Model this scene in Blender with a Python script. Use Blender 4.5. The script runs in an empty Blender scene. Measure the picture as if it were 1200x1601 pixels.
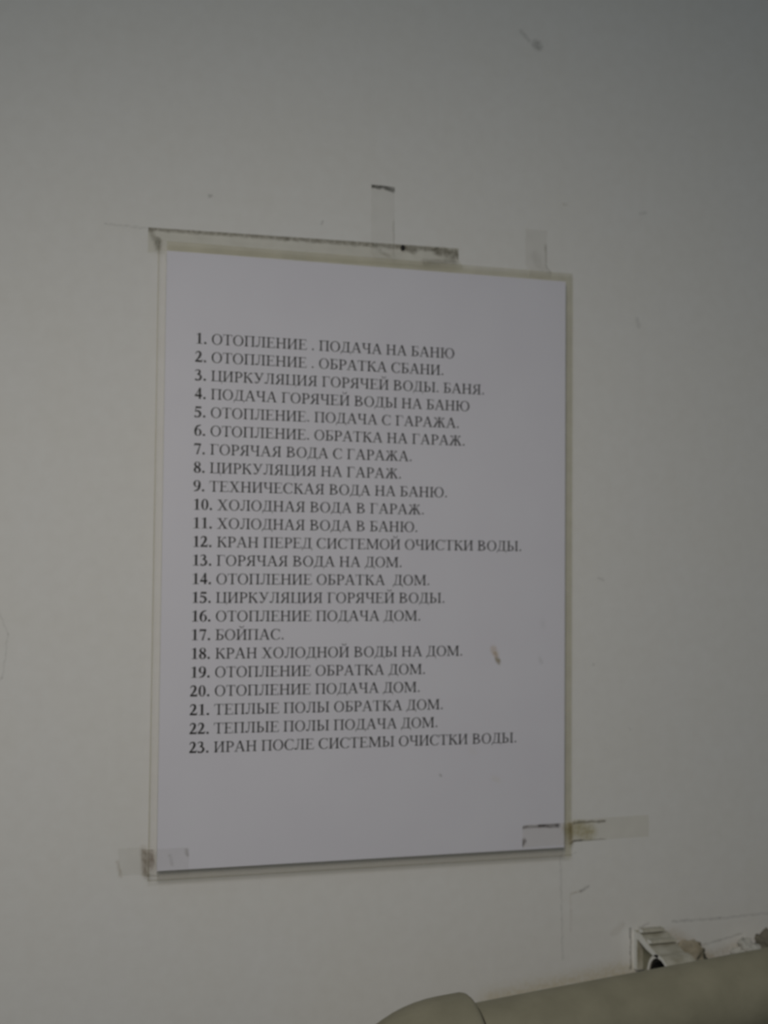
import bpy, bmesh, math, random
from mathutils import Vector, Matrix, noise as mnoise
random.seed(7)
SC = bpy.context.scene
COL = SC.collection
PI = math.pi
ZT = 1.62            # height of the top of the printed page above the floor
GAP = 5.4            # the notice stands this far (mm) off the wall


def P(x, y, d=0.0):
    """page millimetres (x right, y down from the page's top left, d out of the wall) -> world metres"""
    return Vector((x / 1000.0, -d / 1000.0, ZT - y / 1000.0))


# ------------------------------------------------------------------ camera
R = [[0.95836, -0.00870, -0.28542], [0.02091, 0.99899, 0.03976], [0.28478, -0.04407, 0.95758]]
cd = bpy.data.cameras.new('camera')
cam = bpy.data.objects.new('camera', cd)
COL.objects.link(cam)
w3 = lambda v: Vector((v[0], v[2], -v[1]))
ax, ay, az = w3(R[0]), -w3(R[1]), -w3(R[2])
M = Matrix((ax, ay, az)).transposed().to_4x4()
M.translation = P(-73.1, 152.8, 617.9 + GAP)
cam.matrix_world = M
cd.sensor_fit = 'AUTO'
cd.sensor_width = 36.0
cd.lens = 2000.0 * 36.0 / 1601.0
cd.clip_start = 0.02
cd.dof.use_dof = True
cd.dof.focus_distance = 0.4225
cd.dof.aperture_fstop = 18.0
SC.camera = cam

# ------------------------------------------------------------------ world, lamps, exposure
wd = bpy.data.worlds.new('world')
SC.world = wd
wd.use_nodes = True
bgn = wd.node_tree.nodes['Background']
bgn.inputs[0].default_value = (0.60, 0.82, 1.0, 1)
bgn.inputs[1].default_value = 0.06


def area(name, loc, target, size, power, color):
    l = bpy.data.lights.new(name, 'AREA')
    l.shape = 'DISK'
    l.size = size
    l.energy = power
    l.color = color
    o = bpy.data.objects.new(name, l)
    COL.objects.link(o)
    o.location = loc
    o.rotation_euler = (target - o.location).to_track_quat('-Z', 'Y').to_euler()
    return o


sl_ = bpy.data.lights.new('work_lamp', 'SPOT')
sl_.energy = 6.2
sl_.color = (1.0, 0.94, 0.875)
sl_.spot_size = 2 * 1.5
sl_.spot_blend = 1.0
sl_.shadow_soft_size = 0.10
so_ = bpy.data.objects.new('work_lamp', sl_)
COL.objects.link(so_)
so_.location = P(-90, -30, 600)
so_.rotation_euler = (P(215, 810, 0) - so_.location).to_track_quat('-Z', 'Y').to_euler()
area('overhead_fill', Vector((-0.25, -0.75, 2.45)), P(60, 200, 0), 0.30, 0.5, (0.80, 0.95, 1.0))  # unseen overhead fill, added for shadow under the sheet and a cooler top

vs = SC.view_settings
vs.view_transform = 'Standard'
vs.look = 'None'
vs.exposure = 0.0
vs.gamma = 1.0
vs.use_curve_mapping = False


SC.cycles.transparent_max_bounces = 48

# ------------------------------------------------------------------ material helpers
class NT:
    def __init__(self, name):
        self.m = bpy.data.materials.new(name)
        self.m.use_nodes = True
        self.t = self.m.node_tree
        self.b = self.t.nodes['Principled BSDF']

    def n(self, typ, **kw):
        nd = self.t.nodes.new(typ)
        for k, v in kw.items():
            setattr(nd, k, v)
        return nd

    def l(self, a, b):
        self.t.links.new(a, b)

    def coord(self):
        return self.n('ShaderNodeTexCoord').outputs['Object']

    def noise(self, vec, scale, detail=3, rough=0.5):
        nd = self.n('ShaderNodeTexNoise')
        nd.inputs['Scale'].default_value = scale
        nd.inputs['Detail'].default_value = detail
        nd.inputs['Roughness'].default_value = rough
        self.l(vec, nd.inputs['Vector'])
        return nd

    def ramp(self, fac, stops):
        r = self.n('ShaderNodeValToRGB')
        e = r.color_ramp.elements
        while len(e) < len(stops):
            e.new(0.5)
        for el, (p, c) in zip(e, stops):
            el.position = p
            el.color = (*c, 1)
        self.l(fac, r.inputs['Fac'])
        return r.outputs['Color']

    def mix(self, fac, a, b, blend='MIX'):
        nd = self.n('ShaderNodeMix', data_type='RGBA', blend_type=blend)
        for s, v in ((nd.inputs[0], fac), (nd.inputs[6], a), (nd.inputs[7], b)):
            if hasattr(v, 'is_output'):
                self.l(v, s)
            elif isinstance(v, tuple):
                s.default_value = (*v, 1)
            else:
                s.default_value = v
        return nd.outputs[2]

    def strokes(self, col, marks, org, wob=0.5):
        """dirt marks: each (x0,y0,x1,y1, radius, strength, colour) in page mm; org = object's origin in page mm"""
        c = self.coord()
        nz = self.noise(c, 330, 2)
        s = self.n('ShaderNodeVectorMath', operation='SUBTRACT')
        self.l(nz.outputs['Color'], s.inputs[0])
        s.inputs[1].default_value = (.5, .5, .5)
        k = self.n('ShaderNodeVectorMath', operation='SCALE')
        self.l(s.outputs[0], k.inputs[0])
        k.inputs['Scale'].default_value = wob * 4 / 1000
        a = self.n('ShaderNodeVectorMath', operation='ADD')
        self.l(c, a.inputs[0])
        self.l(k.outputs[0], a.inputs[1])
        fl = self.n('ShaderNodeVectorMath', operation='MULTIPLY')
        self.l(a.outputs[0], fl.inputs[0])
        fl.inputs[1].default_value = (1, 0, 1)
        pos = fl.outputs[0]
        brk = self.noise(c, 500, 3)
        bm_ = self.n('ShaderNodeMapRange')
        bm_.inputs[1].default_value = .35
        bm_.inputs[2].default_value = .62
        bm_.inputs[3].default_value = .45
        self.l(brk.outputs[0], bm_.inputs[0])
        for (x0, y0, x1, y1, r, st, cc) in marks:
            A = Vector(((x0 - org[0]) / 1000, 0, -(y0 - org[1]) / 1000))
            B = Vector(((x1 - org[0]) / 1000, 0, -(y1 - org[1]) / 1000))
            if (B - A).length < 1e-6:
                B = A + Vector((1e-5, 0, 0))
            d = B - A
            pa = self.n('ShaderNodeVectorMath', operation='SUBTRACT')
            self.l(pos, pa.inputs[0])
            pa.inputs[1].default_value = A
            dt = self.n('ShaderNodeVectorMath', operation='DOT_PRODUCT')
            self.l(pa.outputs[0], dt.inputs[0])
            dt.inputs[1].default_value = d / d.length_squared
            cl = self.n('ShaderNodeClamp')
            self.l(dt.outputs['Value'], cl.inputs[0])
            sc = self.n('ShaderNodeVectorMath', operation='SCALE')
            sc.inputs[0].default_value = d
            self.l(cl.outputs[0], sc.inputs['Scale'])
            ds = self.n('ShaderNodeVectorMath', operation='DISTANCE')
            self.l(pa.outputs[0], ds.inputs[0])
            self.l(sc.outputs[0], ds.inputs[1])
            mr = self.n('ShaderNodeMapRange', interpolation_type='SMOOTHSTEP')
            mr.inputs[1].default_value = r / 1000
            mr.inputs[2].default_value = 0.15 * r / 1000
            mr.inputs[4].default_value = st
            self.l(ds.outputs['Value'], mr.inputs[0])
            mu = self.n('ShaderNodeMath', operation='MULTIPLY')
            self.l(mr.outputs[0], mu.inputs[0])
            self.l(bm_.outputs[0], mu.inputs[1])
            col = self.mix(mu.outputs[0], col, cc)
        return col

    def bump(self, h, strength, dist):
        b = self.n('ShaderNodeBump')
        b.inputs['Strength'].default_value = strength
        b.inputs['Distance'].default_value = dist
        self.l(h, b.inputs['Height'])
        self.l(b.outputs[0], self.b.inputs['Normal'])

    def base(self, v):
        if isinstance(v, tuple):
            self.b.inputs['Base Color'].default_value = (*v, 1)
        else:
            self.l(v, self.b.inputs['Base Color'])

    def surf(self, rough=0.6, spec=0.3):
        self.b.inputs['Roughness'].default_value = rough
        self.b.inputs['Specular IOR Level'].default_value = spec
        return self


def mottled(name, c1, c2, scale, rough=.6, spec=.3, bump=0, bscale=200, bdist=.0005):
    t = NT(name)
    nz = t.noise(t.coord(), scale, 4)
    t.base(t.ramp(nz.outputs[0], [(.3, c1), (.7, c2)]))
    if bump:
        t.bump(t.noise(t.coord(), bscale, 3).outputs[0], bump, bdist)
    return t.surf(rough, spec).m


def clear_film(name, tint, gloss, org, marks=(), rough=.12, grime=0.0, haze=0.0, hazecol=(.7, .68, .62)):
    """see-through plastic: a tinted transparent sheet, a little surface gloss, and its own dust"""
    t = NT(name)
    tr = t.n('ShaderNodeBsdfTransparent')
    gl = t.n('ShaderNodeBsdfGlossy')
    gl.inputs['Roughness'].default_value = rough
    m1 = t.n('ShaderNodeMixShader')
    m1.inputs[0].default_value = gloss
    c = t.coord()
    nz = t.noise(c, 120, 4)
    dark = tuple(v * (1 - grime) for v in tint)
    col = t.ramp(nz.outputs[0], [(.35, dark), (.65, tint)])
    if marks:
        col = t.strokes(col, marks, org)
    t.l(col, tr.inputs['Color'])
    t.l(tr.outputs[0], m1.inputs[1])
    t.l(gl.outputs[0], m1.inputs[2])
    out = t.t.nodes['Material Output']
    if haze:                                   # diffuse mix that lifts the shadow seen through the film
        df = t.n('ShaderNodeBsdfDiffuse')
        df.inputs['Color'].default_value = (*hazecol, 1)
        m2 = t.n('ShaderNodeMixShader')
        m2.inputs[0].default_value = haze
        t.l(m1.outputs[0], m2.inputs[1])
        t.l(df.outputs[0], m2.inputs[2])
        m1 = m2
    t.l(m1.outputs[0], out.inputs['Surface'])
    t.t.nodes.remove(t.b)
    return t.m


# ------------------------------------------------------------------ object helpers
def link(name, me, mat, parent=None, loc=None):
    o = bpy.data.objects.new(name, me)
    COL.objects.link(o)
    if mat:
        me.materials.append(mat)
    if loc is not None:
        o.location = loc
    if parent:
        o.parent = parent
    return o


def finish(name, bm, mat, parent=None, org=None, smooth=False):
    """bm holds world coordinates; the object's origin goes to org (world)"""
    bmesh.ops.recalc_face_normals(bm, faces=bm.faces[:])
    org = Vector(org) if org is not None else Vector((0, 0, 0))
    for v in bm.verts:
        v.co -= org
    me = bpy.data.meshes.new(name)
    bm.to_mesh(me)
    bm.free()
    if smooth:
        for p in me.polygons:
            p.use_smooth = True
    o = link(name, me, mat)
    if parent:
        o.parent = parent
        o.location = org - world_loc(parent)
    else:
        o.location = org
    return o


def world_loc(o):
    v = Vector(o.location)
    while o.parent:
        o = o.parent
        v += o.location
    return v


def empty(name, loc):
    o = bpy.data.objects.new(name, None)
    o.empty_display_size = .02
    COL.objects.link(o)
    o.location = loc
    return o


def tag(o, label=None, cat=None, group=None, kind=None):
    for k, v in (('label', label), ('category', cat), ('group', group), ('kind', kind)):
        if v:
            o[k] = v
    return o


def box_bm(a, b, bm=None):
    bm = bm or bmesh.new()
    xs, ys, zs = zip(a, b)
    v = [bm.verts.new((x, y, z)) for x in xs for y in ys for z in zs]
    for f in ((0, 1, 3, 2), (4, 6, 7, 5), (0, 4, 5, 1), (2, 3, 7, 6), (0, 2, 6, 4), (1, 5, 7, 3)):
        bm.faces.new([v[i] for i in f])
    return bm


def tube_bm(path, radii, n=40, caps=True, bm=None):
    bm = bm or bmesh.new()
    rings = []
    for i, p in enumerate(path):
        t = (path[min(i + 1, len(path) - 1)] - path[max(i - 1, 0)]).normalized()
        u = t.cross(Vector((0, 1, 0))).normalized()
        v = t.cross(u).normalized()
        rings.append([bm.verts.new(p + (u * math.cos(2 * PI * k / n) + v * math.sin(2 * PI * k / n)) * radii[i]) for k in range(n)])
    for a, b in zip(rings, rings[1:]):
        for k in range(n):
            bm.faces.new((a[k], a[(k + 1) % n], b[(k + 1) % n], b[k]))
    if caps:
        bm.faces.new(rings[0])
        bm.faces.new(rings[-1][::-1])
    return bm


def extrude_profile(prof, x0, x1, bm=None):
    """a strip profile [(outer d,y)...],[(inner d,y)...] swept along x"""
    bm = bm or bmesh.new()
    a = [bm.verts.new(P(x0, y, d)) for d, y in prof]
    b = [bm.verts.new(P(x1, y, d)) for d, y in prof]
    n = len(prof)
    bm.faces.new(a)
    bm.faces.new(b[::-1])
    for i in range(n):
        bm.faces.new((a[i], b[i], b[(i + 1) % n], a[(i + 1) % n]))
    return bm


def blob(name, c, rx, ry, rd, mat, seed, rough=.35, sub=4, org=None):
    """irregular lump centred at page mm c=(x,y,d)"""
    bm = bmesh.new()
    bmesh.ops.create_icosphere(bm, subdivisions=sub, radius=1)
    for v in bm.verts:
        n = v.co.normalized()
        k = 1 + rough * mnoise.fractal(n * 1.7 + Vector((seed, 0, 0)), .8, 2.1, 4)
        q = n * k
        d = max(0.02, c[2] + q.y * -rd)
        v.co = P(c[0] + q.x * rx, c[1] - q.z * ry, d)
    return finish(name, bm, mat, org=org or P(c[0], c[1] + ry, 0), smooth=True)


# ------------------------------------------------------------------ the setting
DK = (.05, .047, .04)
BR = (.30, .22, .12)
YE = (.62, .55, .39)
GR = (.22, .22, .20)
wt = NT('painted_wall')
wc = wt.coord()
wcol = wt.ramp(wt.noise(wc, 26, 4).outputs[0], [(.3, (.79, .775, .725)), (.7, (.80, .79, .755))])
wcol = wt.mix(.30, wcol, wt.ramp(wt.noise(wc, 150, 3).outputs[0], [(.3, (.74, .725, .69)), (.7, (.82, .815, .79))]))
wcol = wt.strokes(wcol, [
    # yellowish band above the pipe
    (172, 376, 246, 368, 13, .55, YE), (174, 376, 250, 367, 9, .50, YE),
    # smear of dirt high on the wall
    (186.0, -134.7, 191, -130, 1.6, .28, GR), (195.3, -128.6, 196.3, -127.6, 4.2, .50, GR),
    # specks
    (20.8, -30.1, 22, -30.4, 1.3, .40, GR), (78, -21, 79, -23, .9, .35, GR), (257, -42, 260, -43, 1.6, .20, GR),
    (211, -43, 213, -43, 1.2, .22, BR), (255, 16, 256, 20, 2.0, .22, GR), (232, 157, 235, 158, 1.0, .25, GR),
    (229, 203, 229.5, 203, 1.0, .30, GR), (250, 237, 251, 238, 1.2, .16, GR),
    # dirt where old sticky tape came off
    (-29, -12, -8, -11.5, 1.0, .20, GR), (-17.8, 293, -16.4, 299.6, 1.4, .32, BR),
    (-6.0, 287, -5.0, 299, 2.6, .25, BR), (219, 301.5, 216, 302.5, 1.0, .18, GR),
    (216.4, 322.5, 222, 321.6, .9, .35, BR), (222, 321.6, 226.3, 319.4, 1.1, .42, DK), (216.2, 322.7, 216.6, 342, .9, .16, BR),
    (210.4, 302, 211.8, 356, 1.1, .20, GR),
    # hairline cracks
    (276, 341.2, 305, 341.4, 1.0, .26, DK), (305, 341.4, 345, 340.4, 1.0, .22, DK),
    (-76, 170, -70, 185, .8, .16, GR), (-70, 185, -72, 205, .8, .16, GR), (-72, 205, -80, 212, .8, .16, GR),
    (300, 354, 318, 350.5, .9, .30, DK), (284, 356.5, 300, 354, .9, .22, DK),
    # paint and grime round the pipe bracket; the plate's shadow gap painted dark
    (247.5, 345, 248, 360, 4.0, .40, (.86, .86, .84)), (251.0, 343, 251.2, 364, .8, .65, DK),
    (246, 341, 241, 345, 3, .15, BR), (256, 343.2, 262, 341, .8, .35, DK),
    (276, 350, 296, 363, 8, .45, (.42, .31, .16)), (296, 363, 318, 357, 6, .38, (.42, .33, .20)),
], (0, 0))
wt.base(wcol)
wt.bump(wt.noise(wc, 240, 4).outputs[0], .12, .0004)
wt.surf(.75, .2)
wall = finish('wall_back', box_bm((-1.6, 0, 0), (1.9, .12, 2.6)), wt.m, org=P(0, 0, 0))
tag(wall, 'off-white painted plaster wall with faint smudges and cracks', 'wall', kind='structure')

floor = finish('floor', box_bm((-1.6, -2.2, -.1), (1.9, .12, 0)), mottled('floor_screed', (.30, .28, .25), (.38, .36, .32), 12, .8))
tag(floor, 'grey screed floor below the pipe', 'floor', kind='structure')

# ------------------------------------------------------------------ the printed letters (seriffed capitals, drawn in 1/1000 em)
HS = 36       # serif thickness
HB = 46       # thin bar thickness


class Glyph:
    def __init__(self):
        self.polys = []

    def poly(self, *p):
        self.polys.append([(float(x), float(y)) for x, y in p])

    def rect(self, x0, y0, x1, y1):
        self.poly((x0, y0), (x1, y0), (x1, y1), (x0, y1))

    def diag(self, x0, y0, x1, y1, w):
        self.poly((x0 - w / 2, y0), (x0 + w / 2, y0), (x1 + w / 2, y1), (x1 - w / 2, y1))

    def serif(self, x, y, w, up):
        """slab with a small bracket; up=True sits at the foot"""
        self.rect(x - w, y, x + w, y + HS) if up else self.rect(x - w, y - HS, x + w, y)

    def stem(self, x, w=102, y0=0, y1=662, top=True, bot=True, sw=None):
        self.rect(x - w / 2, y0, x + w / 2, y1)
        sw = sw or w / 2 + 72
        for f, y, s in ((top, y1, -1), (bot, y0, 1)):
            if f:
                self.serif(x, y, sw, s > 0)
                for q in (-1, 1):
                    self.poly((x + q * w / 2, y + s * HS), (x + q * (w / 2 + 34), y + s * HS), (x + q * w / 2, y + s * (HS + 40)))

    def arc(self, cx, cy, rxo, ryo, rxi, ryi, a0=0, a1=360, n=None, dx=0):
        n = n or max(8, int(abs(a1 - a0) / 12))
        pr = None
        for i in range(n + 1):
            t = math.radians(a0 + (a1 - a0) * i / n)
            o = (cx + rxo * math.cos(t), cy + ryo * math.sin(t))
            q = (cx + dx + rxi * math.cos(t), cy + ryi * math.sin(t))
            if pr:
                self.poly(pr[0], o, q, pr[1])
            pr = (o, q)

    def dot(self, x, y, r):
        self.poly(*[(x + r * math.cos(2 * PI * k / 12), y + r * math.sin(2 * PI * k / 12)) for k in range(12)])

    def stroke(self, pts, ws):
        """smooth pen stroke of changing width"""
        if not isinstance(ws, (list, tuple)):
            ws = [ws] * len(pts)
        P2, W2 = [], []
        n = len(pts)
        for i in range(n - 1):
            p0, p1, p2, p3 = pts[max(i - 1, 0)], pts[i], pts[i + 1], pts[min(i + 2, n - 1)]
            for k in range(6):
                t = k / 6
                P2.append(tuple(.5 * (2 * p1[j] + (p2[j] - p0[j]) * t + (2 * p0[j] - 5 * p1[j] + 4 * p2[j] - p3[j]) * t * t + (3 * p1[j] - p0[j] - 3 * p2[j] + p3[j]) * t ** 3) for j in (0, 1)))
                W2.append(ws[i] + (ws[i + 1] - ws[i]) * t)
        P2.append(pts[-1])
        W2.append(ws[-1])
        L = []
        for i, p in enumerate(P2):
            a, b = P2[max(i - 1, 0)], P2[min(i + 1, len(P2) - 1)]
            dx, dy = b[0] - a[0], b[1] - a[1]
            h = math.hypot(dx, dy) or 1
            nx, ny = -dy / h * W2[i] / 2, dx / h * W2[i] / 2
            L.append(((p[0] + nx, p[1] + ny), (p[0] - nx, p[1] - ny)))
        for a, b in zip(L, L[1:]):
            self.poly(a[0], b[0], b[1], a[1])


ADV = dict(zip('АБВГДЕЖЗИЙКЛМНОПРСТУХЦЧЫЮЯ. ', [722, 574, 667, 578, 682, 611, 896, 501, 722, 722, 667, 678, 889, 722, 722, 722, 556,
                                             667, 611, 708, 722, 722, 650, 872, 1028, 667, 250, 250]))


def bowl(g, x, cx, cy, ry, rxo, rxi):
    """a bowl that leaves a stem at x: bars, then the round"""
    g.rect(x, cy + ry - HB, cx, cy + ry)
    g.rect(x, cy - ry, cx, cy - ry + HB)
    g.arc(cx, cy, rxo, ry, rxi, ry - HB, -90, 90)


def make_glyph(c, bold=False):
    g = Glyph()
    if c == 'А':
        g.diag(352, 674, 118, 20, 52); g.diag(362, 674, 598, 0, 112); g.rect(185, 212, 480, 254)
        g.serif(118, 0, 104, True); g.serif(588, 0, 122, True)
    elif c == 'Б':
        g.stem(165, top=True, bot=False); g.rect(20, 0, 165, HS); g.rect(20, 628, 508, 662); g.poly((480, 662), (512, 662), (520, 510), (498, 510))
        bowl(g, 165, 275, 185, 185, 265, 155)
    elif c == 'В':
        g.stem(165); bowl(g, 165, 290, 502, 160, 240, 135); bowl(g, 165, 300, 177, 177, 300, 188)
    elif c == 'Г':
        g.stem(165); g.rect(20, 628, 540, 662); g.poly((505, 662), (544, 662), (556, 490), (534, 490))
    elif c == 'Д':
        g.stem(500, 100, top=True, bot=False); g.rect(150, 628, 580, 662)
        g.stroke([(250, 640), (235, 420), (205, 220), (120, 30)], 52)
        g.rect(20, 0, 662, 40); g.poly((14, -150), (36, -150), (70, 40), (14, 40)); g.poly((668, -150), (646, -150), (612, 40), (668, 40))
    elif c == 'Е':
        g.stem(165); g.rect(20, 628, 540, 662); g.poly((508, 662), (542, 662), (550, 520), (528, 520))
        g.rect(165, 324, 430, 360); g.rect(408, 250, 432, 434)
        g.rect(20, 0, 560, 36); g.poly((520, 0), (566, 0), (600, 160), (576, 160))
    elif c == 'Ж':
        g.stem(448)
        for q in (-1, 1):
            g.stroke([(448 + q * 40, 350), (448 + q * 130, 380), (448 + q * 210, 560), (448 + q * 300, 625)], [46, 50, 46, 60])
            g.dot(448 + q * 305, 605, 48)
            g.stroke([(448 + q * 70, 360), (448 + q * 170, 300), (448 + q * 330, 10)], [50, 100, 104])
            g.serif(448 + q * 330, 0, 104, True)
    elif c in 'ИЙ':
        g.stem(152); g.stem(570); g.diag(180, 70, 542, 590, 58)
        if c == 'Й':
            g.arc(361, 850, 135, 110, 105, 62, 180, 360); g.dot(240, 850, 30); g.dot(482, 850, 30)
    elif c == 'К':
        g.stem(165)
        g.stroke([(200, 345), (310, 390), (420, 560), (530, 625)], [46, 50, 46, 60]); g.dot(545, 604, 50)
        g.stroke([(265, 360), (390, 280), (575, 10)], [50, 108, 112]); g.serif(575, 0, 98, True)
    elif c == 'Л':
        g.stem(525); g.rect(150, 628, 600, 662)
        g.stroke([(262, 645), (250, 360), (215, 120), (150, 35), (80, 42)], [52, 52, 54, 58, 66]); g.dot(72, 62, 54)
    elif c == 'М':
        g.stem(128, 52, sw=108); g.stem(738, 104); g.diag(160, 662, 442, 40, 112); g.diag(432, 40, 712, 662, 54)
    elif c == 'Н':
        g.stem(152); g.stem(570); g.rect(190, 316, 530, 362)
    elif c == 'О':
        g.arc(361, 331, 328, 346, 222, 310)
    elif c == 'П':
        g.stem(152); g.stem(570); g.rect(20, 628, 702, 662)
    elif c == 'Р':
        g.stem(165); bowl(g, 165, 300, 472, 190, 245, 138)
    elif c == 'С':
        g.arc(372, 331, 344, 346, 238, 310, 42, 320, dx=12); g.poly((586, 660), (608, 676), (622, 450), (600, 450)); g.stroke([(630, 106), (610, 140)], 30)
    elif c == 'Т':
        g.stem(305); g.rect(17, 628, 593, 662); g.poly((17, 490), (38, 490), (62, 662), (22, 662)); g.poly((593, 490), (572, 490), (548, 662), (588, 662))
    elif c == 'У':
        g.diag(165, 645, 400, 205, 112); g.stroke([(588, 645), (400, 215), (320, 80), (235, 20), (150, 50)], [54, 54, 58, 60, 56]); g.dot(155, 62, 52)
        g.serif(150, 662, 128, False); g.serif(590, 662, 104, False)
    elif c == 'Х':
        g.diag(160, 650, 560, 10, 124); g.diag(552, 650, 145, 10, 58)
        g.serif(165, 662, 142, False); g.serif(566, 662, 112, False); g.serif(135, 0, 120, True); g.serif(560, 0, 148, True)
    elif c == 'Ц':
        g.stem(152); g.stem(570); g.rect(20, 0, 705, 36); g.poly((668, 20), (706, 20), (706, -150), (686, -150))
    elif c == 'Ч':
        g.stem(500); g.stem(140, y0=420, bot=False); g.stroke([(140, 430), (170, 330), (280, 285), (390, 305), (460, 345)], [100, 84, 44, 40, 40])
    elif c == 'Ы':
        g.stem(165); bowl(g, 165, 260, 185, 185, 265, 155); g.stem(718)
    elif c == 'Ю':
        g.stem(165); g.rect(200, 316, 400, 362); g.arc(670, 331, 326, 346, 220, 310)
    elif c == 'Я':
        g.stem(500); g.rect(370, 628, 500, 662); g.rect(370, 288, 500, 322); g.arc(375, 475, 265, 187, 158, 153, 90, 270)
        g.stroke([(350, 310), (270, 250), (120, 12)], [50, 104, 112]); g.serif(105, 0, 98, True)
    elif c == '.':
        g.dot(125, 62, 78 if bold else 58)
    elif c == '1':
        g.rect(195, 0, 335, 660); g.poly((335, 688), (300, 688), (65, 585), (75, 560), (195, 600), (335, 600)); g.rect(75, 0, 442, 34)
    elif c == '2':
        g.stroke([(40, 500), (90, 610), (200, 655), (310, 600), (335, 480), (270, 320), (150, 170), (30, 40)], [46, 60, 72, 130, 150, 130, 80, 60])
        g.rect(22, 0, 440, 118); g.poly((400, 0), (440, 0), (478, 200), (448, 200))
    elif c == '3':
        g.stroke([(35, 560), (100, 640), (210, 655), (300, 600), (290, 470), (160, 370)], [40, 50, 66, 120, 130, 50])
        g.stroke([(160, 380), (300, 350), (385, 230), (330, 90), (200, 20), (60, 40)], [50, 90, 140, 130, 70, 80]); g.dot(75, 62, 62)
    elif c == '4':
        g.rect(270, 0, 400, 688); g.diag(350, 688, 60, 200, 60); g.rect(25, 150, 475, 260)
    elif c == '5':
        g.rect(100, 560, 435, 680); g.diag(110, 680, 75, 340, 46)
        g.stroke([(75, 370), (230, 400), (350, 310), (385, 190), (320, 70), (190, 15), (60, 35)], [60, 100, 140, 140, 110, 60, 80]); g.dot(72, 58, 60)
    elif c == '6':
        g.arc(255, 215, 225, 228, 95, 195); g.stroke([(90, 240), (110, 420), (220, 590), (440, 680)], [130, 130, 110, 40])
    elif c == '7':
        g.rect(40, 560, 455, 676); g.poly((30, 480), (56, 480), (100, 676), (44, 676)); g.poly((455, 676), (365, 590), (165, -10), (270, -10))
    elif c == '8':
        g.arc(250, 515, 200, 172, 85, 145); g.arc(250, 180, 225, 195, 85, 155); g.stroke([(120, 470), (250, 360), (390, 230)], [90, 120, 90])
    elif c == '9':
        g.arc(245, 470, 225, 215, 95, 182); g.stroke([(410, 440), (390, 250), (280, 90), (60, 0)], [130, 130, 110, 40])
    elif c == '0':
        g.arc(250, 338, 226, 352, 88, 318)
    return g


GLY = {}


def glyph(c, bold):
    k = (c, bold)
    if k not in GLY:
        GLY[k] = make_glyph(c, bold)
    return GLY[k]


LINES = ['ОТОПЛЕНИЕ . ПОДАЧА НА БАНЮ', 'ОТОПЛЕНИЕ . ОБРАТКА СБАНИ.', 'ЦИРКУЛЯЦИЯ ГОРЯЧЕЙ ВОДЫ. БАНЯ.',
         'ПОДАЧА ГОРЯЧЕЙ ВОДЫ НА БАНЮ', 'ОТОПЛЕНИЕ. ПОДАЧА С ГАРАЖА.', 'ОТОПЛЕНИЕ. ОБРАТКА НА ГАРАЖ.',
         'ГОРЯЧАЯ ВОДА С ГАРАЖА.', 'ЦИРКУЛЯЦИЯ НА ГАРАЖ.', 'ТЕХНИЧЕСКАЯ ВОДА НА БАНЮ.', 'ХОЛОДНАЯ ВОДА В ГАРАЖ.',
         'ХОЛОДНАЯ ВОДА В БАНЮ.', 'КРАН ПЕРЕД СИСТЕМОЙ ОЧИСТКИ ВОДЫ.', 'ГОРЯЧАЯ ВОДА НА ДОМ.', 'ОТОПЛЕНИЕ ОБРАТКА  ДОМ.',
         'ЦИРКУЛЯЦИЯ ГОРЯЧЕЙ ВОДЫ.', 'ОТОПЛЕНИЕ ПОДАЧА ДОМ.', 'БОЙПАС.', 'КРАН ХОЛОДНОЙ ВОДЫ НА ДОМ.',
         'ОТОПЛЕНИЕ ОБРАТКА ДОМ.', 'ОТОПЛЕНИЕ ПОДАЧА ДОМ.', 'ТЕПЛЫЕ ПОЛЫ ОБРАТКА ДОМ.', 'ТЕПЛЫЕ ПОЛЫ ПОДАЧА ДОМ.',
         'ИРАН ПОСЛЕ СИСТЕМЫ ОЧИСТКИ ВОДЫ.']
MX, Y1, EM, PITCH = 14.28, 44.44, 7.823, 8.98

# ------------------------------------------------------------------ the laminated notice
notice = empty('laminated_notice', P(105, 301.5, GAP))
tag(notice, 'white laminated notice with 23 numbered lines of black text taped to the wall', 'notice')

pt = NT('printer_paper')
pc = pt.coord()
pcol = pt.ramp(pt.noise(pc, 30, 3).outputs[0], [(.3, (.785, .77, .825)), (.7, (.805, .795, .845))])
PORG = (105, 297)
pcol = pt.strokes(pcol, [
    (169.8, 193.5, 171.3, 196, 2.6, .60, (.55, .40, .24)), (172.3, 199.2, 173.0, 200.4, 1.9, .85, (.25, .20, .10)), (171, 196, 172.6, 199.5, 1.6, .45, (.42, .33, .2)),
    (141.5, 257, 142, 257.5, .9, .5, GR), (196, 199, 197, 201, 2.0, .18, GR), (197.5, 180, 198, 182, 2, .12, GR),
    (171, 260, 173, 261, 2.6, .2, YE), (158, 245, 160, 246, 2.2, .12, YE),
], PORG)
pt.base(pcol)
pt.surf(.6, .15)
paper = finish('paper', box_bm(P(0, 297, GAP), P(210, 0, GAP + .12)), pt.m, notice, org=P(*PORG, GAP))
paper['label'] = 'white printed sheet inside the clear film'

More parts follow.
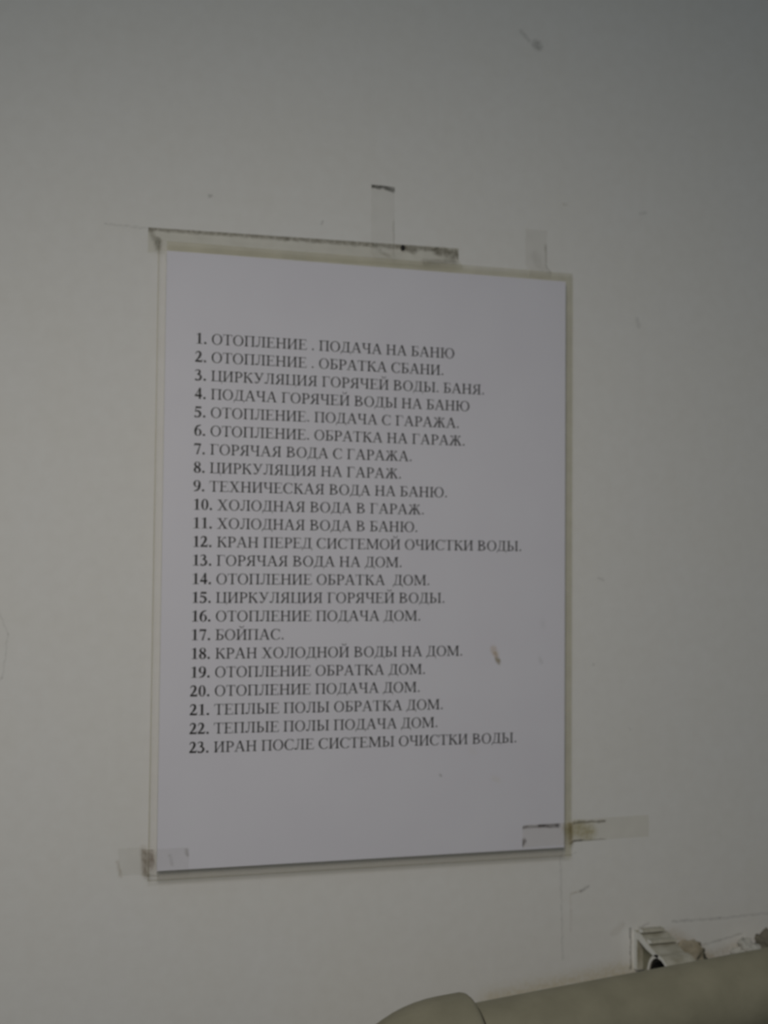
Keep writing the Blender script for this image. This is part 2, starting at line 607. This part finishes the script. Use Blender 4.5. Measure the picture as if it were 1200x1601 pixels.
ink = mottled('black_toner', (.022, .021, .02), (.035, .033, .03), 300, .5, .2)
for i, s in enumerate(LINES):
    bm = bmesh.new()
    yb = Y1 + i * PITCH
    pen = MX
    num = '%d.' % (i + 1)
    for j, c in enumerate(num + ' ' + s):
        bold = j < len(num)
        if c != ' ':
            for poly in glyph(c, bold).polys:
                ar = sum(a[0] * b[1] - a[1] * b[0] for a, b in zip(poly, poly[1:] + poly[:1]))
                if ar < 0:
                    poly = poly[::-1]
                try:
                    bm.faces.new([bm.verts.new(P(pen + x / 1000 * EM, yb - y / 1000 * EM, GAP + .16)) for x, y in poly])
                except ValueError:
                    pass
        pen += (500 if c.isdigit() else ADV[c]) / 1000 * EM
    org = P(MX, yb, GAP + .16)
    for v in bm.verts:
        v.co -= org
    me = bpy.data.meshes.new('text_line')
    bm.to_mesh(me)
    bm.free()
    o = link('text_line', me, ink, paper)
    o.location = org - world_loc(paper)

FX0, FX1, FY0, FY1 = -4.2, 214.0, -4.7, 301.6
film_m = clear_film('laminate_film', (.990, .989, .988), .006, (105, FY1), rough=.35)
film = finish('laminate_film', box_bm(P(FX0, FY1, GAP + .22), P(FX1, FY0, GAP + .34)), film_m, notice, org=P(105, FY1, GAP))
film['label'] = 'clear plastic film reaching past the paper on all sides'
rim_m = clear_film('film_rim', (.955, .948, .91), .008, (105, FY1), rough=.35, grime=.03)
bm = bmesh.new()
rw = 4.0
# the sealed, yellowed border of the pouch: right and top margins, and its thin lower lip
for a, b in (((210.2, FY1), (FX1, FY0)), ((0, -.3), (210.1, FY0))):
    box_bm(P(a[0], a[1], GAP + .06), P(b[0], b[1], GAP + .2), bm)
finish('sealed_border', bm, rim_m, notice, org=P(105, FY1, GAP))['label'] = 'yellowed sealed border along the right and top edges'
shadow_lift_m = clear_film('shadow_lift_margin', (.975, .97, .955), .008, (105, FY1), rough=.35, haze=.15, hazecol=(.68, .66, .60))  # film whitened so the shadow below the paper looks lighter
finish('lower_margin', box_bm(P(0, FY1 - .6, GAP + .06), P(209.9, 297.02, GAP + .2)), shadow_lift_m, notice, org=P(105, FY1, GAP))['label'] = 'clear margin below the paper, whitened to lift the shadow'
bm = bmesh.new()
box_bm(P(FX0, FY1 + .02, GAP - .1), P(FX1, FY1 - .5, GAP + .2), bm)
box_bm(P(FX0, FY1 - .5, GAP - .1), P(FX0 + .5, FY0, GAP + .2), bm)
lip_m = clear_film('film_lip', (.90, .89, .85), .008, (105, FY1), rough=.35)
finish('film_lip', bm, lip_m, notice, org=P(105, FY1, GAP))


# ------------------------------------------------------------------ strips of old sticky tape
def tape(x0, y0, x1, y1, marks, label, tint=(.985, .982, .968), grime=.015, shear=0.0, lift=.0, over=.36, ragged=()):
    """a strip lying partly on the film and partly on the wall; follows the step between the two"""
    org = ((x0 + x1) / 2, y1)
    m = clear_film('sticky_tape', tint, .012, org, marks, rough=.4, grime=grime)
    nx = max(4, int((x1 - x0) / 1.0))
    ny = max(4, int((y1 - y0) / 1.0))

    def dep(x, y):
        e = max(FX0 - x, x - FX1, FY0 - y, y - FY1)      # distance outside the film
        top = GAP + over
        if e <= 0:
            return top
        return max(.12, top * (1 - e / 4.0)) if e < 4 else .12
    bm = bmesh.new()
    V = {}
    th = .05
    for k in (0, 1):
        for i in range(nx + 1):
            for j in range(ny + 1):
                x = x0 + (x1 - x0) * i / nx
                y = y0 + (y1 - y0) * j / ny
                rag = .35 * mnoise.noise(Vector((j * .9, i * .02, x0))) if i in (0, nx) else 0
                x += rag
                ys = y + shear * (x - x0)
                V[i, j, k] = bm.verts.new(P(x, ys, dep(x, ys) + k * th))
    for i in range(nx):
        for j in range(ny):
            for k in (0, 1):
                bm.faces.new([V[i, j, k], V[i + 1, j, k], V[i + 1, j + 1, k], V[i, j + 1, k]])
    for i in range(nx):
        for j in (0, ny):
            bm.faces.new([V[i, j, 0], V[i + 1, j, 0], V[i + 1, j, 1], V[i, j, 1]])
    for j in range(ny):
        for i in (0, nx):
            bm.faces.new([V[i, j, 0], V[i, j + 1, 0], V[i, j + 1, 1], V[i, j, 1]])
    o = finish('tape_strip', bm, m, org=P(org[0], org[1], .12))
    tag(o, label, 'tape', 'old tape strips round the notice')
    return o


GD = (.45, .43, .38)
tape(-8.6, -12.0, 151.6, 0.5, [
    (-8, -11.8, 60, -12.6, 2.2, .36, GD), (60, -12.6, 140, -13.0, 2.2, .36, GD), (-8, -11.8, -4.6, -4, 2.0, .25, GD),
    (140, -12.4, 151, -11.2, 3.8, .42, GD), (121, -12.4, 127, -11, 2.4, .35, GD), (-4, -6, -4, -1, 2.2, .3, GD),
    (106, -12, 113, -7, 1.8, .14, GD), (132, -5, 148, -7, 3.0, .25, GD),
], 'long tape strip with a grimy upper edge along the top of the notice', tint=(.978, .975, .958), shear=-.016)
tape(104.0, -43.8, 116.6, -4.0, [
    (104.3, -43.0, 109, -43.4, 2.0, .40, (.16, .16, .14)), (109, -43.4, 112, -43.1, 1.8, .22, (.2, .2, .18)), (112, -43.0, 115.8, -42.0, 2.0, .36, (.18, .18, .16)),
    (116, -26, 116.4, -8, .8, .12, GD),
], 'upright tape strip with a black smudge at its top end, above the notice', tint=(.995, .994, .991), grime=.008, over=.50)
tape(189.2, -28.2, 201.6, -.8, [
    (201, -20, 201.4, -4, 1.2, .14, GD), (195, -14, 197, -8, 4, .06, GD),
], 'short upright tape strip above the top right corner of the notice', tint=(.992, .990, .986), grime=.008)
tape(186.5, 284.6, 261.8, 296.0, [
    (187, 285.5, 198, 284.9, 1.3, .30, (.28, .25, .22)), (196, 285.1, 206.3, 285.4, 1.8, .34, (.18, .16, .15)),
    (185.5, 295.0, 187.4, 292.4, 2.0, .40, (.25, .22, .2)), (214, 287, 226, 291, 7.0, .40, (.72, .68, .50)), (215, 285.6, 236, 285.8, .9, .45, GD),
    (214, 295.6, 222, 295.6, 1.3, .60, (.35, .33, .30)), (222, 295.6, 236, 295.6, 1.0, .35, GD), (214, 286, 214.5, 295, 3.0, .35, (.6, .52, .36)),
], 'yellowed tape strip reaching right from the bottom right corner of the notice', tint=(.991, .988, .976), grime=.01, shear=-.012)
tape(-17.6, 286.6, 15, 299.4, [
    (-5.5, 287, -5.2, 299, 2.0, .35, (.50, .44, .36)), (-3.0, 287, -2.6, 294, 2.2, .40, (.5, .42, .36)),
    (13.5, 288, 14.5, 290, 1.6, .18, GD), (-4, 299, 0, 300, 1.4, .35, GD), (6, 290, 7, 294, 1.4, .08, GD),
], 'brownish tape strip over the bottom left corner of the notice', tint=(.992, .991, .987), grime=.01)

# ------------------------------------------------------------------ the dark pin in the wall
pin = empty('wall_pin', P(120.8, -12.2, 0))
tag(pin, 'tiny dark pin in the wall just above the middle of the top tape', 'pin')
pm = mottled('dark_steel', (.012, .012, .012), (.02, .019, .018), 400, .5, .3)
bm = bmesh.new()
bmesh.ops.create_uvsphere(bm, u_segments=16, v_segments=10, radius=1.0)
for v in bm.verts:
    v.co = P(120.8, -12.2, 1.2) + Vector((v.co.x * .0011, v.co.y * .0006, v.co.z * .0014))
finish('pin_head', bm, pm, pin, org=P(120.8, -12.2, 1.2), smooth=True)
finish('pin_shank', box_bm(P(120.5, -11.9, 0), P(121.1, -12.5, 1.0)), pm, pin, org=P(120.8, -12.2, 0))

# ------------------------------------------------------------------ the plastic pipe bracket
brk = empty('pipe_bracket', P(253, 363, 0))
tag(brk, 'broken white plastic pipe bracket fixed to the wall above the grey pipe', 'bracket')
plast = mottled('white_plastic', (.82, .82, .77), (.90, .90, .86), 120, .42, .4)
skin = mottled('shaded_grimy_skin', (.34, .32, .24), (.52, .50, .42), 130, .5, .35)  # dirt and the bracket's shaded sides put into one darker colour
web_shade = mottled('shaded_web', (.26, .25, .18), (.36, .35, .26), 150, .6, .2)  # shade of the recess under the brace put into the colour
BX0, BX1 = 253.0, 269.0


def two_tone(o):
    """bright end face; outer skin darkened for its dirt and its shade"""
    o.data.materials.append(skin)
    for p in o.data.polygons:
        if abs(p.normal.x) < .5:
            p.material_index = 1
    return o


two_tone(finish('wall_plate', extrude_profile([(0, 344.2), (3.6, 344.2), (3.6, 364), (0, 364)], BX0, BX1), plast, brk, org=P(BX0, 364, 0)))
two_tone(finish('brace', extrude_profile([(3.6, 344.0), (8.2, 344.0), (15.5, 347.0), (23.5, 349.4), (26.5, 349.8), (26.0, 351.6), (20.5, 351.4), (13.0, 350.2), (3.6, 347.6)], BX0, BX1), plast, brk, org=P(BX0, 355, 2)))
pr = []
hc, ho, hi = (27.4, 362.4), 12.8, 11.0
for k in range(29):
    a = math.radians(-6 + 192 * k / 28)
    pr.append((hc[0] + ho * math.cos(a), hc[1] - ho * math.sin(a)))
for k in range(28, -1, -1):
    a = math.radians(-6 + 192 * k / 28)
    pr.append((hc[0] + hi * math.cos(a), hc[1] - hi * math.sin(a)))
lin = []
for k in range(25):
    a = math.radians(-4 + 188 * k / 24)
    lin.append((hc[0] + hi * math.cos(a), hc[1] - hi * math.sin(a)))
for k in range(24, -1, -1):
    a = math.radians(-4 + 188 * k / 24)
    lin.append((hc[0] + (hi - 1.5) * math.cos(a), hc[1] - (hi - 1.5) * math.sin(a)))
hoop_shade_m = mottled('hoop_shade_black', (.018, .017, .016), (.03, .028, .025), 200, .7, .2)
finish('shade_liner', extrude_profile(lin, BX0 + .8, BX1 - .2), hoop_shade_m, brk, org=P(BX0, 364, 20))  # added dark liner, stands in for the shade inside the hoop
two_tone(finish('hoop', extrude_profile(pr, BX0, BX1 + 1), plast, brk, org=P(BX0, 364, 20)))
finish('web', extrude_profile([(3.6, 347.5), (13, 350.2), (20.5, 351.4), (17.5, 354.2), (14.6, 360.0), (14.6, 364), (3.6, 364)], BX0 + 3.5, BX0 + 5.5), web_shade, brk, org=P(BX0 + 5, 364, 5))
for d, y, L in ((4.2, 341.9, 13), (13.5, 345.0, 15)):
    two_tone(finish('rib', extrude_profile([(d, y), (d + 4.2, y - .2), (d + 4.8, y + 1.3), (d + .4, y + 2.2)], BX0 + .6, BX0 + .6 + L), plast, brk, org=P(BX0 + 5, y, d)))

# ------------------------------------------------------------------ the grey pipe with its elbow
pipe = empty('grey_pipe', Vector((.098, -.0625, 0)))
tag(pipe, 'thick grey-beige pipe with an elbow running along the wall below the notice', 'pipe')
pg = mottled('grey_pipe_skin', (.255, .24, .168), (.315, .295, .21), 60, .65, .25, .25, 420, .0004)
D = 62.5
PY = lambda x: 370.9 - 21.7 * (x - 168) / 252 + 0.0
run = [P(x, PY(x) + (.3 * max(0, (200 - x) / 60) ** 2), D) for x in range(112, 760, 8)]
finish('pipe_run', tube_bm(run, [.020] * len(run), 48), pg, pipe, org=P(112, PY(112), D), smooth=True)
er, br_ = 26.5, 38.0
ex, ey = 140.0, PY(140) + 1.0
sl = math.atan2(21.7, 252)
path, rad = [], []
rot = lambda x, y: P(ex + x * math.cos(sl) + y * math.sin(sl), ey - x * math.sin(sl) + y * math.cos(sl), D)
for x, r in ((-.2, 20.4), (0, er - 3.2), (-.5, er - 1.6), (-1.6, er - .5), (-3.2, er), (-8, er), (-14, er)):
    path.append(rot(x, 0)); rad.append(r / 1000)
for k in range(1, 19):
    a = math.radians(90 * k / 18)
    path.append(rot(-14 - br_ * math.sin(a), br_ * (1 - math.cos(a)))); rad.append(er / 1000)
for y, r in ((6, er), (11, er), (12.5, er - 1), (13, er - 3), (13.0, 20.4)):
    path.append(rot(-14 - br_, br_ + y)); rad.append(r / 1000)
finish('elbow', tube_bm(path, rad, 56), pg, pipe, org=rot(-14, 0), smooth=True)['label'] = 'thicker rounded elbow at the left end of the pipe'
gap_shade_m = mottled('joint_gap_shade', (.05, .038, .025), (.08, .06, .04), 200, .7, .2)  # dark ring added to paint the shadow gap of the joint
sr = [.0201, .0224, .0224, .0201]
finish('gap_shade_ring', tube_bm([rot(-1.5, 0), rot(-1.49, 0), rot(.9, 0), rot(.91, 0)], sr, 56), gap_shade_m, pipe, org=rot(0, 0), smooth=True)['label'] = 'dark ring standing in for the shadow gap at the elbow mouth'
end = rot(-14 - br_, br_ + 6)
ris = [end, Vector((end.x - .004, end.y, end.z - .15)), Vector((end.x - .006, end.y, .6)), Vector((end.x - .006, end.y, .3)), Vector((end.x - .006, end.y, 0.0))]
finish('riser', tube_bm(ris, [.020] * 5, 40), pg, pipe, org=ris[-1], smooth=True)

# ------------------------------------------------------------------ crumbs of plaster and filler round the pipe
tan_m = mottled('tan_filler', (.36, .31, .215), (.50, .45, .35), 120, .85, .1, .6, 300, .0012)
pl_m = mottled('crumbly_plaster', (.48, .47, .42), (.64, .63, .58), 150, .85, .1, .6, 300, .0012)
mo_m = mottled('dark_grey_lump', (.16, .15, .12), (.26, .24, .19), 150, .9, .1, .7, 300, .0015)
tag(blob('filler_lump', (282, 361, .2), 14, 8.0, 2.6, tan_m, 3.1, .4), 'tan lump of rough filler on the wall right of the white bracket', 'filler')
tag(blob('plaster_lump', (320, 358.5, 3), 6.5, 5, 9, pl_m, 8.4, .6), 'pale crumbly plaster lump behind the pipe near the right edge', 'plaster')
tag(blob('dark_lump', (332, 357, 5), 7.0, 6.5, 16, mo_m, 5.7, .6), 'dark grey lump behind the pipe at the right edge of the photo', 'debris')  # dark lump filling the corner beside the pale plaster
